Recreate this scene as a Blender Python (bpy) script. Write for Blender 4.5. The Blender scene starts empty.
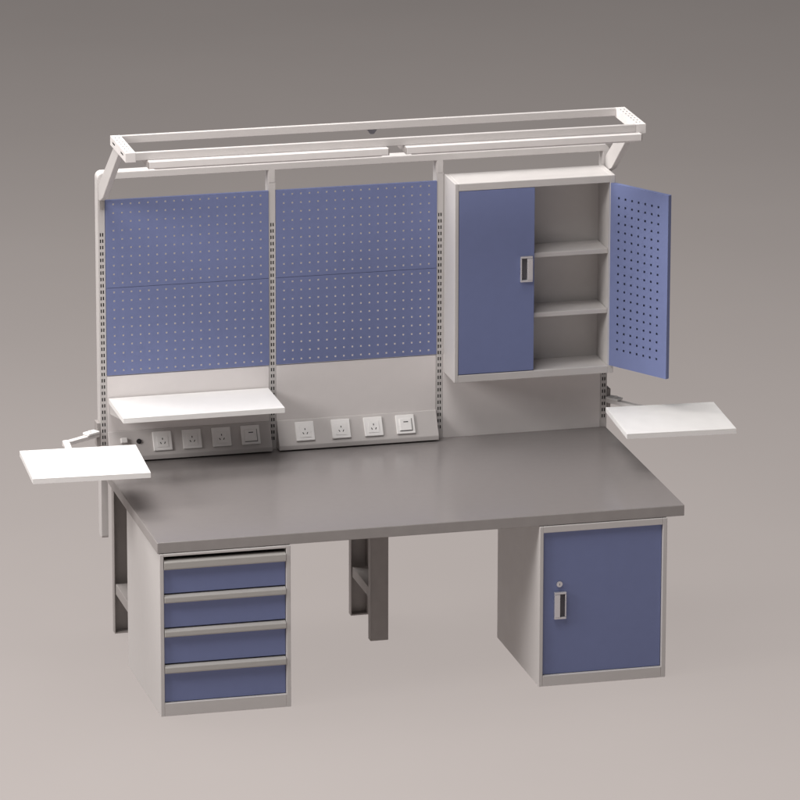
import bpy, bmesh, math
from mathutils import Vector, Matrix

S = bpy.context.scene
COL = S.collection
D2R = math.radians

# ------------------------------------------------------------------ materials
def mat(name, rgb, rough=0.45, spec=0.5, metal=0.0, var=0.05, scale=18.0, bump=0.0, coat=0.0, rvar=0.08, aniso=None):
    m = bpy.data.materials.new(name)
    m.use_nodes = True
    nt = m.node_tree
    b = nt.nodes['Principled BSDF']
    b.inputs['Metallic'].default_value = metal
    b.inputs['Specular IOR Level'].default_value = spec
    if coat:
        b.inputs['Coat Weight'].default_value = coat
        b.inputs['Coat Roughness'].default_value = 0.25
    tc = nt.nodes.new('ShaderNodeTexCoord')
    mp = nt.nodes.new('ShaderNodeMapping')
    if aniso:
        mp.inputs['Scale'].default_value = aniso
    nz = nt.nodes.new('ShaderNodeTexNoise')
    nz.inputs['Scale'].default_value = scale
    nz.inputs['Detail'].default_value = 6
    nt.links.new(tc.outputs['Object'], mp.inputs['Vector'])
    nt.links.new(mp.outputs['Vector'], nz.inputs['Vector'])
    mr = nt.nodes.new('ShaderNodeMapRange')
    mr.inputs['From Min'].default_value = 0.3
    mr.inputs['From Max'].default_value = 0.7
    mr.inputs['To Min'].default_value = 1 - var
    mr.inputs['To Max'].default_value = 1 + var
    nt.links.new(nz.outputs['Fac'], mr.inputs['Value'])
    mx = nt.nodes.new('ShaderNodeVectorMath')
    mx.operation = 'SCALE'
    mx.inputs[0].default_value = rgb
    nt.links.new(mr.outputs['Result'], mx.inputs['Scale'])
    nt.links.new(mx.outputs['Vector'], b.inputs['Base Color'])
    rr = nt.nodes.new('ShaderNodeMapRange')
    rr.inputs['From Min'].default_value = 0.3
    rr.inputs['From Max'].default_value = 0.7
    rr.inputs['To Min'].default_value = rough - rvar
    rr.inputs['To Max'].default_value = rough + rvar
    nt.links.new(nz.outputs['Fac'], rr.inputs['Value'])
    nt.links.new(rr.outputs['Result'], b.inputs['Roughness'])
    if bump:
        n2 = nt.nodes.new('ShaderNodeTexNoise')
        n2.inputs['Scale'].default_value = 420
        n2.inputs['Detail'].default_value = 2
        nt.links.new(tc.outputs['Object'], n2.inputs['Vector'])
        bp = nt.nodes.new('ShaderNodeBump')
        bp.inputs['Strength'].default_value = bump
        bp.inputs['Distance'].default_value = 0.001
        nt.links.new(n2.outputs['Fac'], bp.inputs['Height'])
        nt.links.new(bp.outputs['Normal'], b.inputs['Normal'])
    return m

GREY = mat('grey_powder_coat', (0.56, 0.535, 0.525), 0.48, 0.4, var=0.015, bump=0.12)
PANELGREY = mat('plain_panel_grey', (0.76, 0.72, 0.71), 0.5, 0.4, var=0.01, bump=0.12)
DARKGREY = mat('leg_grey_paint', (0.33, 0.305, 0.295), 0.55, 0.3, var=0.05, bump=0.12)
BLUE = mat('blue_powder_coat', (0.168, 0.2, 0.375), 0.45, 0.4, var=0.02, bump=0.12, rvar=0.04)
WHITE = mat('white_laminate', (0.86, 0.845, 0.835), 0.4, 0.4, var=0.015)
LAMPWHITE = mat('lamp_white_paint', (0.74, 0.71, 0.70), 0.4, 0.45, var=0.02)
TOP = mat('grey_worktop_laminate', (0.222, 0.204, 0.200), 0.21, 0.6, var=0.012, scale=30, rvar=0.006)
EDGE = mat("worktop_edge_band", (0.32, 0.297, 0.29), 0.5, 0.35, var=0.04)
ALU = mat('brushed_pull_profile', (0.41, 0.393, 0.375), 0.45, 0.5, metal=0.15, var=0.05, aniso=(1, 30, 30))
CHROME = mat('satin_metal', (0.66, 0.65, 0.68), 0.3, 0.5, metal=0.75, var=0.03)
PLASTIC = mat('white_plastic', (0.83, 0.81, 0.80), 0.35, 0.5, var=0.015)
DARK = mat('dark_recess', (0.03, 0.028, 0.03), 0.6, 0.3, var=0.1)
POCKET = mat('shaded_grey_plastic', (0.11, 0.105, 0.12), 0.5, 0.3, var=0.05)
DIFF = mat('lamp_diffuser', (0.8, 0.79, 0.78), 0.55, 0.3, var=0.01)

def backlit(name):
    """made-up translucent acrylic floor; an added lamp below shines through it to weaken shadows"""
    m = bpy.data.materials.new(name)
    m.use_nodes = True
    nt = m.node_tree
    for n in list(nt.nodes):
        nt.nodes.remove(n)
    out = nt.nodes.new('ShaderNodeOutputMaterial')
    mix = nt.nodes.new('ShaderNodeMixShader')
    mix.inputs['Fac'].default_value = 0.90
    df = nt.nodes.new('ShaderNodeBsdfDiffuse')
    tr = nt.nodes.new('ShaderNodeBsdfTranslucent')
    tc = nt.nodes.new('ShaderNodeTexCoord')
    nz = nt.nodes.new('ShaderNodeTexNoise')
    nz.inputs['Scale'].default_value = 0.35
    nz.inputs['Detail'].default_value = 4
    nt.links.new(tc.outputs['Object'], nz.inputs['Vector'])
    cr = nt.nodes.new('ShaderNodeValToRGB')
    cr.color_ramp.elements[0].position = 0.3
    cr.color_ramp.elements[0].color = (0.405, 0.372, 0.362, 1)
    cr.color_ramp.elements[1].position = 0.7
    cr.color_ramp.elements[1].color = (0.425, 0.391, 0.380, 1)
    nt.links.new(nz.outputs['Fac'], cr.inputs['Fac'])
    nt.links.new(cr.outputs['Color'], df.inputs['Color'])
    nt.links.new(cr.outputs['Color'], tr.inputs['Color'])
    nt.links.new(df.outputs['BSDF'], mix.inputs[1])
    nt.links.new(tr.outputs['BSDF'], mix.inputs[2])
    nt.links.new(mix.outputs['Shader'], out.inputs['Surface'])
    return m
FLOOR = backlit('translucent_backlit_floor')

# ------------------------------------------------------------------ mesh helpers
def box(bm, x0, x1, y0, y1, z0, z1, bev=0.0015, seg=1):
    t = bmesh.new()
    vs = [t.verts.new((x, y, z)) for z in (z0, z1) for y in (y0, y1) for x in (x0, x1)]
    for f in ((0, 2, 3, 1), (4, 5, 7, 6), (0, 1, 5, 4), (2, 6, 7, 3), (0, 4, 6, 2), (1, 3, 7, 5)):
        t.faces.new([vs[i] for i in f])
    if bev:
        bmesh.ops.bevel(t, geom=list(t.edges), offset=bev, segments=seg, affect='EDGES', profile=0.5)
    merge(bm, t)

def merge(bm, t, M=None):
    if M is not None:
        bmesh.ops.transform(t, matrix=M, verts=t.verts)
    me = bpy.data.meshes.new('tmp')
    t.to_mesh(me)
    t.free()
    bm.from_mesh(me)
    bpy.data.meshes.remove(me)

def prism(bm, poly, axis, a, b, bev=0.0015):
    """extrude a 2-D polygon along an axis ('x': poly is (y,z); 'y': (x,z); 'z': (x,y))"""
    t = bmesh.new()
    def P(p, h):
        if axis == 'x': return (h, p[0], p[1])
        if axis == 'y': return (p[0], h, p[1])
        return (p[0], p[1], h)
    lo = [t.verts.new(P(p, a)) for p in poly]
    hi = [t.verts.new(P(p, b)) for p in poly]
    n = len(poly)
    t.faces.new(lo); t.faces.new(hi)
    for i in range(n):
        t.faces.new((lo[i], lo[(i + 1) % n], hi[(i + 1) % n], hi[i]))
    bmesh.ops.recalc_face_normals(t, faces=t.faces)
    if bev:
        bmesh.ops.bevel(t, geom=list(t.edges), offset=bev, segments=1, affect='EDGES')
    merge(bm, t)

def cyl(bm, p, axis, r, h, n=24, bev=0.0):
    t = bmesh.new()
    bmesh.ops.create_cone(t, cap_ends=True, segments=n, radius1=r, radius2=r, depth=h)
    if bev:
        bmesh.ops.bevel(t, geom=[e for e in t.edges if e.calc_face_angle(0) > 1], offset=bev, segments=2, affect='EDGES')
    q = Vector((0, 0, 1)).rotation_difference(Vector(axis))
    merge(bm, t, Matrix.Translation(p) @ q.to_matrix().to_4x4())

def bar(bm, p0, p1, w, h, bev=0.0015):
    """rectangular bar between two points (w across, h upward)"""
    p0, p1 = Vector(p0), Vector(p1)
    d = p1 - p0
    L = d.length
    d.normalize()
    s = d.cross(Vector((0, 0, 1))).normalized()
    u = s.cross(d)
    t = bmesh.new()
    box(t, -w / 2, w / 2, 0, L, -h / 2, h / 2, bev)
    M = Matrix((s, d, u)).transposed().to_4x4()
    merge(bm, t, Matrix.Translation(p0) @ M)

def perf(bm, u0, u1, v0, v1, us, vs, hw, hh, th, M):
    """sheet with rectangular punched holes; local plane u,v, front at n=0, thickness th backwards (n=+th)"""
    ub = [u0] + [c + s for c in us for s in (-hw, hw)] + [u1]
    vb = [v0] + [c + s for c in vs for s in (-hh, hh)] + [v1]
    t = bmesh.new()
    G = [[[t.verts.new((u, n, v)) for v in vb] for u in ub] for n in (0.0, th)]
    nu, nv = len(ub) - 1, len(vb) - 1
    hole = lambda i, j: i % 2 == 1 and j % 2 == 1
    for i in range(nu):
        for j in range(nv):
            if hole(i, j):
                for (a, b) in (((i, j), (i + 1, j)), ((i + 1, j), (i + 1, j + 1)), ((i + 1, j + 1), (i, j + 1)), ((i, j + 1), (i, j))):
                    t.faces.new((G[0][a[0]][a[1]], G[1][a[0]][a[1]], G[1][b[0]][b[1]], G[0][b[0]][b[1]]))
                continue
            t.faces.new((G[0][i][j], G[0][i + 1][j], G[0][i + 1][j + 1], G[0][i][j + 1]))
            t.faces.new((G[1][i][j], G[1][i][j + 1], G[1][i + 1][j + 1], G[1][i + 1][j]))
    for i in range(nu):
        for j, fl in ((0, 0), (nv, 1)):
            t.faces.new((G[0][i][j], G[1][i][j], G[1][i + 1][j], G[0][i + 1][j]))
    for j in range(nv):
        for i in (0, nu):
            t.faces.new((G[0][i][j], G[0][i][j + 1], G[1][i][j + 1], G[1][i][j]))
    bmesh.ops.recalc_face_normals(t, faces=t.faces)
    merge(bm, t, M)

def obj(name, bm, m, parent=None, smooth=False):
    me = bpy.data.meshes.new(name)
    bm.to_mesh(me)
    bm.free()
    if smooth:
        for p in me.polygons:
            p.use_smooth = True
    ms = m if isinstance(m, (list, tuple)) else [m]
    for k in ms:
        me.materials.append(k)
    o = bpy.data.objects.new(name, me)
    COL.objects.link(o)
    if parent is not None:
        o.parent = parent
        chain = Vector((0, 0, 0))
        q = parent
        M = Matrix.Identity(4)
        while q is not None:
            M = q.matrix_basis @ M
            q = q.parent
        me.transform(M.inverted())
    return o

def thing(name, label, cat, loc=(0, 0, 0), rz=0.0, group=None):
    o = bpy.data.objects.new(name, None)
    o.empty_display_size = 0.1
    COL.objects.link(o)
    o.location = loc
    o.rotation_euler = (0, 0, rz)
    o['label'] = label
    o['category'] = cat
    if group:
        o['group'] = group
    return o

def dup(o, parent=None):
    c = o.copy()
    COL.objects.link(c)
    if parent is not None:
        c.parent = parent
    for ch in [x for x in COL.objects if x.parent == o]:
        dup(ch, c)
    return c

B = bmesh.new
I4 = Matrix.Identity(4)

# ------------------------------------------------------------------ measures
H = 0.8            # worktop height
TH = 0.05
W = 2.4
YP = 1.289         # plane of the panels
U = [0.0226, 0.8124, 1.6008, 2.390]   # upright centres
CF = -0.006        # front of the floor cabinets

# ------------------------------------------------------------------ floor
bm = B()
v = [bm.verts.new(p) for p in ((-60, -40, 0), (60, -40, 0), (60, 90, 0), (-60, 90, 0))]
bm.faces.new(v)
fl = obj('floor', bm, FLOOR)
fl['kind'] = 'structure'

# ------------------------------------------------------------------ workbench
wb = thing('workbench', 'long grey workbench with a thick worktop over steel channel legs', 'workbench', (1.2, 0.65, 0))
bm = B()
box(bm, 0, W, 0.0, YP - 0.0008, H - TH, H, 0.003, 2)
top = obj('worktop', bm, [TOP, EDGE], wb)
for p in top.data.polygons:
    if abs(p.normal.z) < 0.8:
        p.material_index = 1
def channel(x0, x1, yb, yf, open_front):
    bm = B()
    t = 0.004
    box(bm, x0, x0 + t, yf, yb, 0.0, H - TH, 0.001)
    box(bm, x1 - t, x1, yf, yb, 0.0, H - TH, 0.001)
    if open_front:
        box(bm, x0 + t, x1 - t, yb - t, yb, 0, H - TH, 0)
    else:
        box(bm, x0 + t, x1 - t, yf, yf + t, 0, H - TH, 0)
    box(bm, x0 + t, x1 - t, yf + t, yb - t, 0.0, 0.006, 0)
    return bm
for (x0, x1) in ((0.041, 0.124), (1.155, 1.239), (2.27, 2.353)):
    obj('leg', channel(x0, x1, 1.225, 1.182, True), DARKGREY, wb)
    obj('leg', channel(x0, x1, 0.845, 0.802, False), DARKGREY, wb)
    bm = B()
    box(bm, x0 + 0.006, x1 - 0.006, 0.846, 1.181, 0.19, 0.24, 0.002)
    obj('cross_brace', bm, DARKGREY, wb)

# ------------------------------------------------------------------ upright frame behind the worktop
fr = thing('upright_frame', 'light grey frame of slotted uprights and a top bar behind the worktop', 'frame', (1.2, 1.32, 0.44))
HW, DP = 0.0155, 0.07
slots = [1.864 - 0.0298 * k for k in range(35)]
for k, ux in enumerate(U):
    bm = B()
    zt, zb = 2.06, 0.44
    M = Matrix.Translation((0, YP, 0))
    perf(bm, ux - HW, ux + HW, zb, zt, [ux - 0.0052, ux + 0.0052], sorted(slots), 0.003, 0.0085, 0.003, M)
    box(bm, ux - HW, ux - HW + 0.003, YP + 0.003, YP + DP, zb, zt, 0)
    box(bm, ux + HW - 0.003, ux + HW, YP + 0.003, YP + DP, zb, zt, 0)
    box(bm, ux - HW + 0.003, ux + HW - 0.003, YP + DP - 0.003, YP + DP, zb, zt, 0)
    # rounded foot cap
    prism(bm, [(YP + 0.0, zb), (YP + DP, zb), (YP + DP - 0.006, zb - 0.01), (YP + 0.006, zb - 0.01)], 'x', ux - HW, ux + HW, 0)
    u = obj('upright', bm, GREY, fr)
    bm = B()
    box(bm, ux - 0.011, ux + 0.011, YP + 0.014, YP + 0.018, 0.5, 2.0, 0)  # near-black strip added in the tube, standing in for shade behind the slots
    obj('slot_shade', bm, DARK, u)
# top bar with rounded outer corners and short legs meeting the uprights
zt, zi, R = 2.150, 2.119, 0.028
xl, xr = U[0] - HW, U[3] + HW
out = [(xl, 2.06)]
for a in range(0, 7):
    an = math.pi - a * math.pi / 12
    out.append((xl + R + R * math.cos(an), zt - R + R * math.sin(an)))
for a in range(0, 7):
    an = math.pi / 2 - a * math.pi / 12
    out.append((xr - R + R * math.cos(an), zt - R + R * math.sin(an)))
out.append((xr, 2.06))
inn = [(U[3] - HW, 2.06), (U[3] - HW, zi)]
for ux in (U[2], U[1]):
    inn += [(ux + HW, zi), (ux + HW, 2.06), (ux - HW, 2.06), (ux - HW, zi)]
inn += [(U[0] + HW, zi), (U[0] + HW, 2.06)]
bm = B()
poly = out + inn
t = bmesh.new()
fv = [t.verts.new((x, YP, z)) for x, z in poly]
bv = [t.verts.new((x, YP + DP, z)) for x, z in poly]
n = len(poly)
t.faces.new(fv); t.faces.new(bv[::-1])
for i in range(n):
    t.faces.new((fv[i], bv[i], bv[(i + 1) % n], fv[(i + 1) % n]))
bmesh.ops.recalc_face_normals(t, faces=t.faces)
bmesh.ops.bevel(t, geom=[e for e in t.edges if abs(e.verts[0].co.y - e.verts[1].co.y) < 1e-6 and e.calc_face_angle(0) > 1], offset=0.002, segments=2, affect='EDGES')
merge(bm, t)
obj('top_bar', bm, GREY, fr)

# ------------------------------------------------------------------ perforated panels
rows = [0.0215 + 0.0409 * k for k in range(10)]
PH = 0.4095
cols = [0.0370 + 0.0401 * k for k in range(18)]
PW = 0.756
panel_label = {
    (0, 0): 'blue perforated panel at the top of the far left bay, beside the left upright',
    (0, 1): 'blue perforated panel in the left bay, directly above the white shelf',
    (1, 0): 'blue perforated panel at the top of the middle bay, left of the hanging cabinet',
    (1, 1): 'blue perforated panel in the middle bay, lower one beside the hanging cabinet',
}
def make_panel():
    bm = B()
    perf(bm, 0, PW, 0, PH, cols, rows, 0.0040, 0.0040, 0.0012, I4)
    for (a, b) in ((0, 0.0015), (PW - 0.0015, PW)):
        box(bm, a, b, 0.0012, 0.016, 0, PH, 0)
    for (a, b) in ((0, 0.0015), (PH - 0.0015, PH)):
        box(bm, 0.0015, PW - 0.0015, 0.0012, 0.016, a, b, 0)
    return obj('perforated_panel', bm, BLUE)
base = make_panel()
first = True
for bay in (0, 1):
    for r in (0, 1):
        o = base if first else base.copy()
        if not first:
            COL.objects.link(o)
        first = False
        o.location = (U[bay] + 0.0172, YP - 0.003, 2.0237 - PH - r * 0.4115)
        o['label'] = panel_label[(bay, r)]
        o['category'] = 'pegboard'
        o['group'] = 'blue perforated panels on the upright frame'

# ------------------------------------------------------------------ plain back panels
lab = ['plain grey back panel behind the sockets, under the white shelf',
       'plain grey back panel behind the sockets in the middle bay',
       'plain grey back panel under the hanging cabinet, without any sockets']
for k in range(3):
    bm = B()
    x0, x1 = U[k] + 0.0165, U[k + 1] - 0.0165
    zb, zt = H - 0.03, 1.198
    t = bmesh.new()
    box(t, x0, x1, YP, YP + 0.012, zb, zt, 0.0015, 2)
    merge(bm, t)
    o = obj('back_panel', bm, PANELGREY)
    o['label'] = lab[k]
    o['category'] = 'panel'
    o['group'] = 'plain grey back panels'

# ------------------------------------------------------------------ socket trunking
# sloping front: from (YP-0.004, .932) down to (YP-0.064, .828)
A_ = Vector((0, YP - 0.006, 0.932)); B_ = Vector((0, YP - 0.064, 0.829))
dn = (B_ - A_).normalized()
nrm = Vector((0, dn.z, -dn.y)); nrm = nrm if nrm.y < 0 else -nrm
def plate_matrix(x, s=0.5):
    c = A_.lerp(B_, s)
    up = -dn
    X = Vector((1, 0, 0))
    M = Matrix((X, -nrm, up)).transposed().to_4x4()   # local x, y (into the trunk), z (up the slope)
    return Matrix.Translation((x, c.y, c.z)) @ M
def trunking(x0, x1, label):
    t0 = thing('socket_trunking', label, 'socket strip', ((x0 + x1) / 2, YP, 0.808), 0, 'socket strips along the back of the worktop')
    bm = B()
    prism(bm, [(YP - 0.0005, 0.808), (YP - 0.0005, 0.936), (A_.y, A_.z + 0.003), (B_.y, B_.z), (B_.y, 0.808)], 'x', x0, x1, 0.002)
    obj('housing', bm, GREY_TR, t0)
    return t0
GREY_TR = mat('trunking_grey', (0.52, 0.49, 0.48), 0.5, 0.35, var=0.012, bump=0.12)
def socket(parent, x, kind, label=None):
    M = plate_matrix(x, 0.47)
    bm = B()
    t = bmesh.new()
    box(t, -0.044, 0.044, -0.010, -0.0003, -0.045, 0.045, 0.003, 2)
    merge(bm, t, M)
    s = obj('socket' if kind != 'switch' else 'switch', bm, PLASTIC, parent)
    if kind == 'switch':
        bm = B(); t = bmesh.new()
        box(t, -0.028, 0.028, -0.0145, -0.0102, -0.030, 0.026, 0.002, 2)
        merge(bm, t, M)
        r = obj('rocker', bm, PLASTIC, s)
        bm = B(); t = bmesh.new()
        box(t, -0.010, 0.012, -0.0152, -0.0147, 0.008, 0.012, 0)
        merge(bm, t, M)
        obj('indicator', bm, DARK, s)
        bm = B(); t = bmesh.new()
        box(t, -0.030, 0.0305, -0.0112, -0.0103, -0.033, -0.0305, 0)
        box(t, 0.0285, 0.0305, -0.0112, -0.0103, -0.0305, 0.026, 0)
        merge(bm, t, M)
        obj('rocker_gap', bm, DARK, s)
    else:
        bm = B(); t = bmesh.new()
        box(t, -0.026, 0.026, -0.0118, -0.0102, -0.030, 0.024, 0.0012)
        merge(bm, t, M)
        obj('socket_face', bm, PLASTIC, s)
        bm = B(); t = bmesh.new()
        box(t, -0.002, 0.002, -0.0126, -0.0121, 0.004, 0.0125, 0)
        for sg in (-1, 1):
            q = bmesh.new()
            box(q, -0.0018, 0.0018, -0.0126, -0.0121, -0.005, 0.005, 0)
            merge(t, q, Matrix.Translation((sg * 0.0095, 0, -0.011)) @ Matrix.Rotation(sg * D2R(28), 4, 'Y'))
        merge(bm, t, M)
        obj('pin_hole', bm, DARK, s)
    return s
ta = trunking(U[0] + HW + 0.001, U[1] - HW - 0.001, 'grey socket strip under the white shelf, with three sockets, a switch and a black knob')
for x, k in ((0.286, 'o'), (0.424, 'o'), (0.562, 'o'), (0.698, 'switch')):
    socket(ta, x, k)
bm = B()
M = plate_matrix(0.178, 0.42)
t = bmesh.new()
cyl(t, (0, -0.004, 0), (0, 1, 0), 0.0115, 0.008, 20, 0.001)
cyl(t, (0, -0.0095, 0), (0, 1, 0), 0.007, 0.003, 16, 0)
merge(bm, t, M)
obj('grounding_knob', bm, DARK, ta)
bm = B(); t = bmesh.new()
box(t, -0.015, 0.015, -0.018, -0.0003, -0.012, 0.012, 0.002)
merge(bm, t, plate_matrix(0.108, 0.36))
obj('junction_block', bm, PLASTIC, ta)
tb = trunking(U[1] + HW + 0.001, U[2] - HW - 0.001, 'grey socket strip in the middle bay, with three sockets and a switch, no knob')
for x, k in ((0.954, 'o'), (1.124, 'o'), (1.278, 'o'), (1.430, 'switch')):
    socket(tb, x, k)

# ------------------------------------------------------------------ white shelf in the left bay
sh = thing('wall_shelf', 'white shelf under the left perforated panels, above the socket strip', 'shelf', (0.42, YP, 1.09))
bm = B()
sx0, sx1, sy0, sz = 0.045, U[1] - 0.022, 0.945, 1.096
box(bm, sx0, sx1, sy0, YP - 0.006, sz - 0.003, sz, 0.001)
box(bm, sx0, sx1, sy0, sy0 + 0.003, sz - 0.024, sz - 0.003, 0)
box(bm, sx0, sx0 + 0.003, sy0 + 0.003, YP - 0.006, sz - 0.024, sz - 0.003, 0)
box(bm, sx1 - 0.003, sx1, sy0 + 0.003, YP - 0.006, sz - 0.024, sz - 0.003, 0)
obj('shelf_board', bm, WHITE, sh)
for x in (sx0 + 0.004, sx1 - 0.0075):
    bm = B()
    prism(bm, [(YP - 0.004, sz - 0.006), (YP - 0.004, sz - 0.07), (YP - 0.03, sz - 0.07), (sy0 + 0.05, sz - 0.024), (sy0 + 0.05, sz - 0.006)], 'x', x, x + 0.0035, 0)
    obj('bracket', bm, GREY, sh)

# ------------------------------------------------------------------ pulls (cupboard handles)
def pull(parent, x0, x1, z0, z1, y, grip_left, M=None):
    """shallow rectangular shell pull: ring frame, raised grip on one side and dark pocket on the other"""
    M = M or I4
    bm = B(); t = bmesh.new()
    d = 0.016
    w = x1 - x0
    fl_, gr = 0.006, w * 0.46
    a, b = (gr, fl_) if grip_left else (fl_, gr)
    box(t, x0, x1, y - d, y - 0.0003, z1 - 0.010, z1, 0.0012)
    box(t, x0, x1, y - d, y - 0.0003, z0, z0 + 0.010, 0.0012)
    box(t, x0, x0 + a, y - d - (0.004 if grip_left else 0), y - 0.0003, z0 + 0.010, z1 - 0.010, 0.0012)
    box(t, x1 - b, x1, y - d - (0 if grip_left else 0.004), y - 0.0003, z0 + 0.010, z1 - 0.010, 0.0012)
    merge(bm, t, M)
    h = obj('handle', bm, CHROME, parent)
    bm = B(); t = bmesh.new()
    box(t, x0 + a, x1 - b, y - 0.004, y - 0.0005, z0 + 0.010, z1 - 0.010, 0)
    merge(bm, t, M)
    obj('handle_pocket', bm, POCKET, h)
    return h

# ------------------------------------------------------------------ hanging cabinet
hc = thing('wall_cabinet', 'grey hanging cabinet with a closed blue door and an open perforated door, above the worktop', 'cabinet', (2.0, YP, 1.115))
cx0, cx1, cy0, cy1, cz0, cz1 = 1.6205, 2.3765, 1.0895, YP - 0.002, 1.115, 2.0545
bm = B()
t_ = 0.018
box(bm, cx0, cx0 + t_, cy0, cy1, cz0, cz1, 0.002)
box(bm, cx1 - 0.024, cx1, cy0, cy1, cz0, cz1, 0.002)
box(bm, cx0 + t_, cx1 - 0.024, cy0, cy1, cz1 - 0.035, cz1, 0.002)
box(bm, cx0 + t_, cx1 - 0.024, cy0, cy1, cz0, cz0 + 0.035, 0.002)
box(bm, cx0 + t_, cx1 - 0.024, cy1 - 0.004, cy1, cz0 + 0.035, cz1 - 0.035, 0)
obj('body', bm, GREY, hc)
for z in (1.702, 1.418):
    bm = B()
    box(bm, cx0 + t_ + 0.001, cx1 - 0.025, cy0 + 0.024, cy1 - 0.005, z - 0.022, z, 0.0015)
    obj('shelf', bm, GREY, hc)
dz0, dz1 = cz0 + 0.038, cz1 - 0.0365
bm = B()
box(bm, 1.640, 1.9965, cy0 + 0.001, cy0 + 0.021, dz0, dz1, 0.002, 2)
d1 = obj('door', bm, BLUE, hc)
d1['label'] = 'closed plain blue door'
pull(d1, 1.928, 1.985, 1.577, 1.699, cy0 + 0.001, False)
# open door: local x along the door from its hinge, local +y = outside skin, local -y faces the viewer
hd = Vector((2.3515, cy0 + 0.006, 0))
dirv = Vector((0.541, -0.841, 0)).normalized()
ang = math.atan2(dirv.y, dirv.x)
MD = Matrix.Translation(hd) @ Matrix.Rotation(ang, 4, 'Z')
DWD = 0.355
dh = dz1 - dz0
dc = [0.057 + 0.0398 * k for k in range(7)]
dr = sorted([dz1 - 0.064 - 0.0398 * k for k in range(int((dh - 0.128) / 0.0398) + 1)])
bm = B()
perf(bm, 0.0, DWD, dz0, dz1, dc, dr, 0.0048, 0.0048, 0.0012, MD @ Matrix.Translation((0, 0, 0)))
t = bmesh.new()
box(t, 0, DWD, 0.018, 0.020, dz0, dz1, 0)
box(t, 0, 0.002, 0.0012, 0.018, dz0, dz1, 0)
box(t, DWD - 0.002, DWD, 0.0012, 0.018, dz0, dz1, 0)
box(t, 0.002, DWD - 0.002, 0.0012, 0.018, dz1 - 0.002, dz1, 0)
box(t, 0.002, DWD - 0.002, 0.0012, 0.018, dz0, dz0 + 0.002, 0)
merge(bm, t, MD)
d2 = obj('door', bm, BLUE, hc)
d2['label'] = 'open blue door with a perforated inner side'

# ------------------------------------------------------------------ overhead lamp frame
lf = thing('overhead_frame', 'white overhead frame with perforated ends on two slanted arms above the bench', 'frame', (1.2, 1.28, 2.03))
fx0, fx1, fy0, fy1, fz = 0.005, 2.382, 0.629, 0.973, 2.400
for nm, a, b in (('rail', fy0, fy0 + 0.018), ('rail', fy1 - 0.018, fy1)):
    bm = B()
    box(bm, fx0 + 0.046, fx1 - 0.045, a, b, fz - 0.036, fz, 0.002)
    obj('rail', bm, GREY, lf)
for a in (fx0, fx1 - 0.045):
    bm = B()
    b = a + 0.045
    M = Matrix.Translation((0, 0, fz)) @ Matrix(((1, 0, 0, 0), (0, 0, 1, 0), (0, -1, 0, 0), (0, 0, 0, 1)))
    vs_ = [fy0 + 0.045 + 0.042 * k for k in range(7)]
    perf(bm, a, b, fy0, fy1, [a + 0.014, a + 0.031], vs_, 0.0035, 0.008, 0.003, M)
    # outer side with two slots, inner side, front and back caps
    zl, zh = fz - 0.042, fz - 0.003
    Ms = Matrix(((0, 1, 0, 0), (1, 0, 0, 0), (0, 0, 1, 0), (0, 0, 0, 1)))
    xo = a if a < 1 else b - 0.003
    perf(bm, fy0, fy1, zl, zh, [fy0 + 0.085, fy0 + 0.27], [fz - 0.022], 0.030, 0.006, 0.003, Matrix.Translation((xo, 0, 0)) @ Ms)
    xi = b - 0.003 if a < 1 else a
    box(bm, xi, xi + 0.003, fy0, fy1, zl, zh, 0)
    box(bm, a + 0.003, b - 0.003, fy0, fy0 + 0.003, zl, zh, 0)
    box(bm, a + 0.003, b - 0.003, fy1 - 0.003, fy1, zl, zh, 0)
    e = obj('end_plate', bm, LAMPWHITE, lf)
    bm = B()
    box(bm, a + 0.006, b - 0.006, fy0 + 0.02, fy1 - 0.02, fz - 0.030, fz - 0.014, 0)  # dark block added to paint the shaded hollow behind holes and slots
    obj('slot_shade', bm, DARK, e)
arm_poly = [(YP - 0.004, 2.03), (YP - 0.004, 2.098), (0.925, fz - 0.0425), (0.808, fz - 0.0425), (1.185, 2.062), (1.262, 2.03)]
for a in (U[0] - HW + 0.002, U[3] - HW + 0.009):
    bm = B()
    prism(bm, arm_poly, 'x', a, a + 0.026, 0.002)
    arm = obj('arm', bm, GREY, lf)
    bm = B()
    box(bm, a + 0.004, a + 0.022, YP - 0.012, YP - 0.0005, 1.985, 2.029, 0.001)
    obj('hook_plate', bm, DARKGREY, arm)
bm = B()
prism(bm, [(1.177, 2.363), (1.222, 2.363), (1.208, 2.344), (1.191, 2.344)], 'y', 0.955, 0.972, 0.001)
obj('cable_bracket', bm, POCKET, lf)

# ------------------------------------------------------------------ lamps
def lamp(x0, x1, label):
    l = thing('batten_lamp', label, 'lamp', ((x0 + x1) / 2, 0.66, 2.33), 0, 'slim lamps under the overhead frame')
    bm = B()
    zt = fz - 0.0365
    prism(bm, [(0.594, zt), (0.594, zt - 0.030), (0.604, zt - 0.034), (0.74, zt - 0.034), (0.75, zt - 0.03), (0.75, zt)], 'x', x0 + 0.004, x1 - 0.004, 0.0015)
    obj('housing', bm, LAMPWHITE, l)
    bm = B()
    box(bm, x0 + 0.03, x1 - 0.03, 0.612, 0.732, zt - 0.040, zt - 0.0345, 0.002)
    obj('diffuser', bm, DIFF, l)
    for a in (x0, x1 - 0.0038):
        bm = B()
        box(bm, a, a + 0.0038, 0.5955, 0.7485, zt - 0.0325, zt - 0.0015, 0.001)
        obj('end_cap', bm, DARKGREY, l)
lamp(0.100, 1.190, 'slim white lamp bar hanging under the overhead frame above the perforated panels')
lamp(1.265, 2.357, 'slim white lamp bar hanging under the overhead frame above the hanging cabinet')

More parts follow.
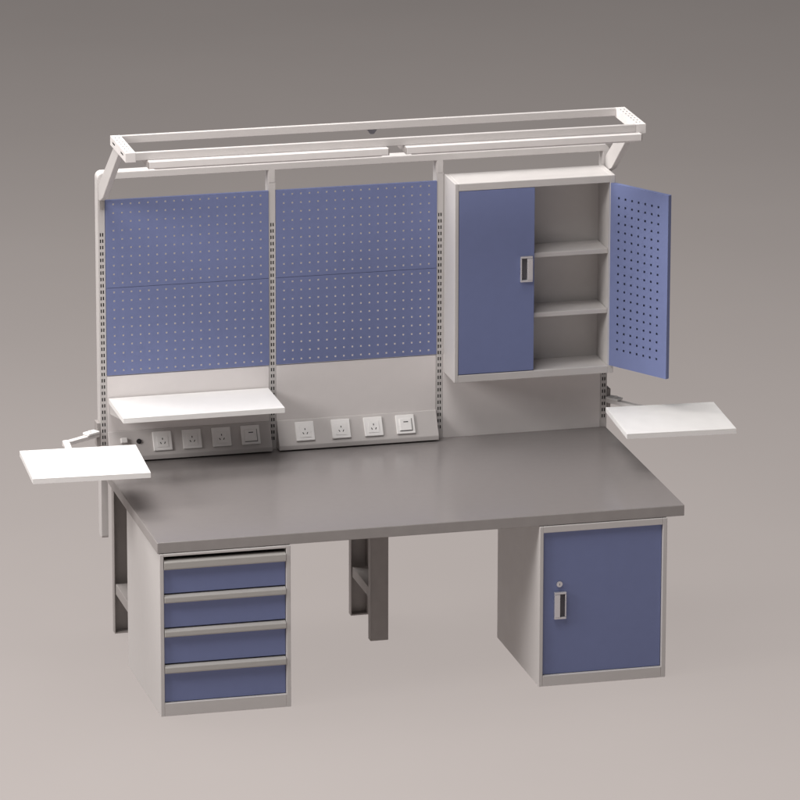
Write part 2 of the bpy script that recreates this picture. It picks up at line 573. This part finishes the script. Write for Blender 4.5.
# ------------------------------------------------------------------ side trays
def tray(fl_corner, ang, w, d, z, label, anchor, elbow):
    t0 = thing('swivel_tray', label, 'tray', (fl_corner[0], fl_corner[1], z), 0, 'white trays on side arms')
    M = Matrix.Translation((fl_corner[0], fl_corner[1], z)) @ Matrix.Rotation(ang, 4, 'Z')
    bm = B(); t = bmesh.new()
    box(t, 0, w, 0, d, -0.003, 0, 0.0008)
    box(t, 0, w, 0, 0.003, -0.024, -0.003, 0)
    box(t, 0, w, d - 0.003, d, -0.024, -0.003, 0)
    box(t, 0, 0.003, 0.003, d - 0.003, -0.024, -0.003, 0)
    box(t, w - 0.003, w, 0.003, d - 0.003, -0.024, -0.003, 0)
    merge(bm, t, M)
    obj('tray_plate', bm, WHITE, t0)
    c = M @ Vector((w * 0.45, d * 0.6, -0.035))
    bm = B()
    bar(bm, anchor, elbow, 0.030, 0.018)
    bar(bm, elbow, (c.x, c.y, elbow[2]), 0.030, 0.018)
    cyl(bm, (elbow[0], elbow[1], elbow[2]), (0, 0, 1), 0.019, 0.022, 20, 0.001)
    cyl(bm, (c.x, c.y, (elbow[2] - 0.009 + z - 0.006) / 2), (0, 0, 1), 0.014, z - 0.006 - elbow[2] + 0.009, 20, 0.001)
    cyl(bm, (c.x, c.y, z - 0.008), (0, 0, 1), 0.05, 0.008, 24, 0.001)
    obj('arm', bm, LAMPWHITE, t0)
    bm = B()
    ax, ay, az = anchor
    box(bm, ax - 0.004, ax + 0.0125, ay - 0.006, ay + 0.05, az - 0.06, az + 0.055, 0.0015)
    obj('bracket', bm, DARKGREY, t0)
    bm = B()
    s = Vector(anchor) ; e = Vector(elbow); dd = (e - s).normalized()
    m = s + dd * 0.05
    bar(bm, s + dd * 0.006 + Vector((0, 0, 0.016)), s + dd * 0.075 + Vector((0, 0, 0.016)), 0.042, 0.010)
    cyl(bm, (m.x, m.y, m.z + 0.024), (0, 0, 1), 0.008, 0.008, 12, 0.001)
    obj('pivot_plate', bm, WHITE, t0)
tray((-0.467, 0.429), -0.063 + 0.012, 0.525, 0.443, 1.0, 'white tray on a swivel arm beyond the left end of the bench',
     (U[0] - HW - 0.013, YP + 0.006, 0.925), (-0.172, 1.185, 0.925))
tray((2.271, 0.486), -0.060, 0.508, 0.443, 1.0, 'white tray on a side arm beyond the right bench end, below the open door',
     (U[3] + HW + 0.006, YP + 0.006, 0.925), (2.53, 1.12, 0.925))

# ------------------------------------------------------------------ drawer cabinet
dcab = thing('drawer_cabinet', 'grey cabinet of four blue drawers under the left end of the worktop', 'drawer cabinet', (0.304, 0.35, 0))
x0, x1, yb, zt = 0.009, 0.5965, 0.716, H - TH - 0.002
bm = B()
box(bm, x0, x0 + 0.018, CF, yb, 0, zt, 0.002)
box(bm, x1 - 0.020, x1, CF, yb, 0, zt, 0.002)
box(bm, x0 + 0.018, x1 - 0.020, CF, yb, 0, 0.060, 0.002)
box(bm, x0 + 0.018, x1 - 0.020, CF, yb, zt - 0.012, zt, 0.002)
box(bm, x0 + 0.018, x1 - 0.020, yb - 0.004, yb, 0.06, zt - 0.012, 0)
obj('body', bm, GREY, dcab)
dx0, dx1 = x0 + 0.0195, x1 - 0.0215
tops = [(0.721, 0.676, 0.562), (0.560, 0.523, 0.405), (0.403, 0.366, 0.239), (0.237, 0.198, 0.0615)]
for (zh, zm, zl) in tops:
    bm = B()
    box(bm, dx0, dx1, CF + 0.013, CF + 0.031, zl + 0.001, zm, 0.0015)
    dr_ = obj('drawer', bm, BLUE, dcab)
    bm = B()
    # folded pull profile: sloping lip above the drawer front
    prism(bm, [(CF + 0.026, zh - 0.003), (CF + 0.010, zh - 0.003), (CF - 0.006, zh - 0.012), (CF - 0.009, zm + 0.006), (CF - 0.005, zm + 0.0005), (CF + 0.026, zm + 0.0005)],
          'x', dx0 + 0.0005, dx1 - 0.0005, 0.0012)
    obj('handle', bm, ALU, dr_)

# ------------------------------------------------------------------ door cabinet
cab = thing('door_cabinet', 'grey cabinet with one locked blue door under the right end of the worktop', 'cabinet', (2.03, 0.35, 0))
x0, x1 = 1.731, 2.320
bm = B()
box(bm, x0, x0 + 0.018, CF, yb, 0, zt, 0.002)
box(bm, x1 - 0.020, x1, CF, yb, 0, zt, 0.002)
box(bm, x0 + 0.018, x1 - 0.020, CF, yb, 0, 0.050, 0.002)
box(bm, x0 + 0.018, x1 - 0.020, CF, yb, zt - 0.030, zt, 0.002)
box(bm, x0 + 0.018, x1 - 0.020, yb - 0.004, yb, 0.05, zt - 0.03, 0)
obj('body', bm, GREY, cab)
bm = B()
yd = CF + 0.014
box(bm, x0 + 0.0195, x1 - 0.0215, yd, yd + 0.02, 0.0515, zt - 0.0315, 0.002, 2)
d3 = obj('door', bm, BLUE, cab)
pull(d3, 1.801, 1.856, 0.311, 0.437, yd, True)
bm = B()
cyl(bm, (1.826, yd - 0.004, 0.472), (0, 1, 0), 0.0135, 0.0078, 28, 0.0012)
lk = obj('lock', bm, CHROME, d3)
bm = B()
box(bm, 1.8249, 1.8271, yd - 0.0084, yd - 0.0081, 0.467, 0.477, 0)
obj('keyhole', bm, DARK, lk)

# ------------------------------------------------------------------ light: big overhead softbox + weak surround
w = bpy.data.worlds.new('World')
S.world = w
w.use_nodes = True
bg = w.node_tree.nodes['Background']
bg.inputs['Color'].default_value = (1.0, 0.965, 0.95, 1)
bg.inputs['Strength'].default_value = 0.125

def area(name, loc, target, sx, sy, power, col=(1, 0.97, 0.945)):
    l = bpy.data.lights.new(name, 'AREA')
    l.shape = 'RECTANGLE'
    l.size, l.size_y = sx, sy
    l.energy = power
    l.color = col
    o = bpy.data.objects.new(name, l)
    COL.objects.link(o)
    o.location = loc
    o.rotation_euler = (Vector(target) - Vector(loc)).to_track_quat('-Z', 'Y').to_euler()
    return o
area('overhead_softbox', (-1.2, 3.2, 7.5), (0.8, 0.8, 0.5), 5, 5, 640)
area('side_softbox', (-6.5, -1.4, 5.0), (0.8, 0.6, 1.2), 2.6, 2.6, 410)
area('front_softbox', (-0.4, -1.7, 7.2), (1.2, 1.0, 1.5), 3.2, 3.2, 265)
area('added_underfloor_fill', (-6.0, -10.0, -24.0), (-6.0, -10.0, 0), 12, 8, 10300)  # unseen lamp added below the floor to brighten it and wash out shadows

# ------------------------------------------------------------------ camera
cd = bpy.data.cameras.new('camera')
cam = bpy.data.objects.new('camera', cd)
COL.objects.link(cam)
r = Vector((0.9702574580464048, -0.2420680640524246, 0.0018754922661539408))
u = Vector((0.06528397887016561, 0.26911610262525015, 0.9608925670493427))
f = Vector((0.23310612863717012, 0.932190739963505, -0.276915072031271))
M = Matrix((r, u, -f)).transposed().to_4x4()
cam.matrix_world = Matrix.Translation((-5.00674161717364, -24.386532689958383, 8.620549861800388)) @ M
cd.sensor_width = 36
cd.sensor_fit = 'HORIZONTAL'
cd.lens = 5971.860424187807 / 800 * 36
cd.clip_start = 0.5
cd.clip_end = 400
S.camera = cam

S.render.engine = 'CYCLES'
S.render.resolution_x = 1024
S.render.resolution_y = 1024
S.view_settings.view_transform = 'Standard'
S.view_settings.look = 'None'
S.view_settings.exposure = 0.0
S.view_settings.gamma = 1.0
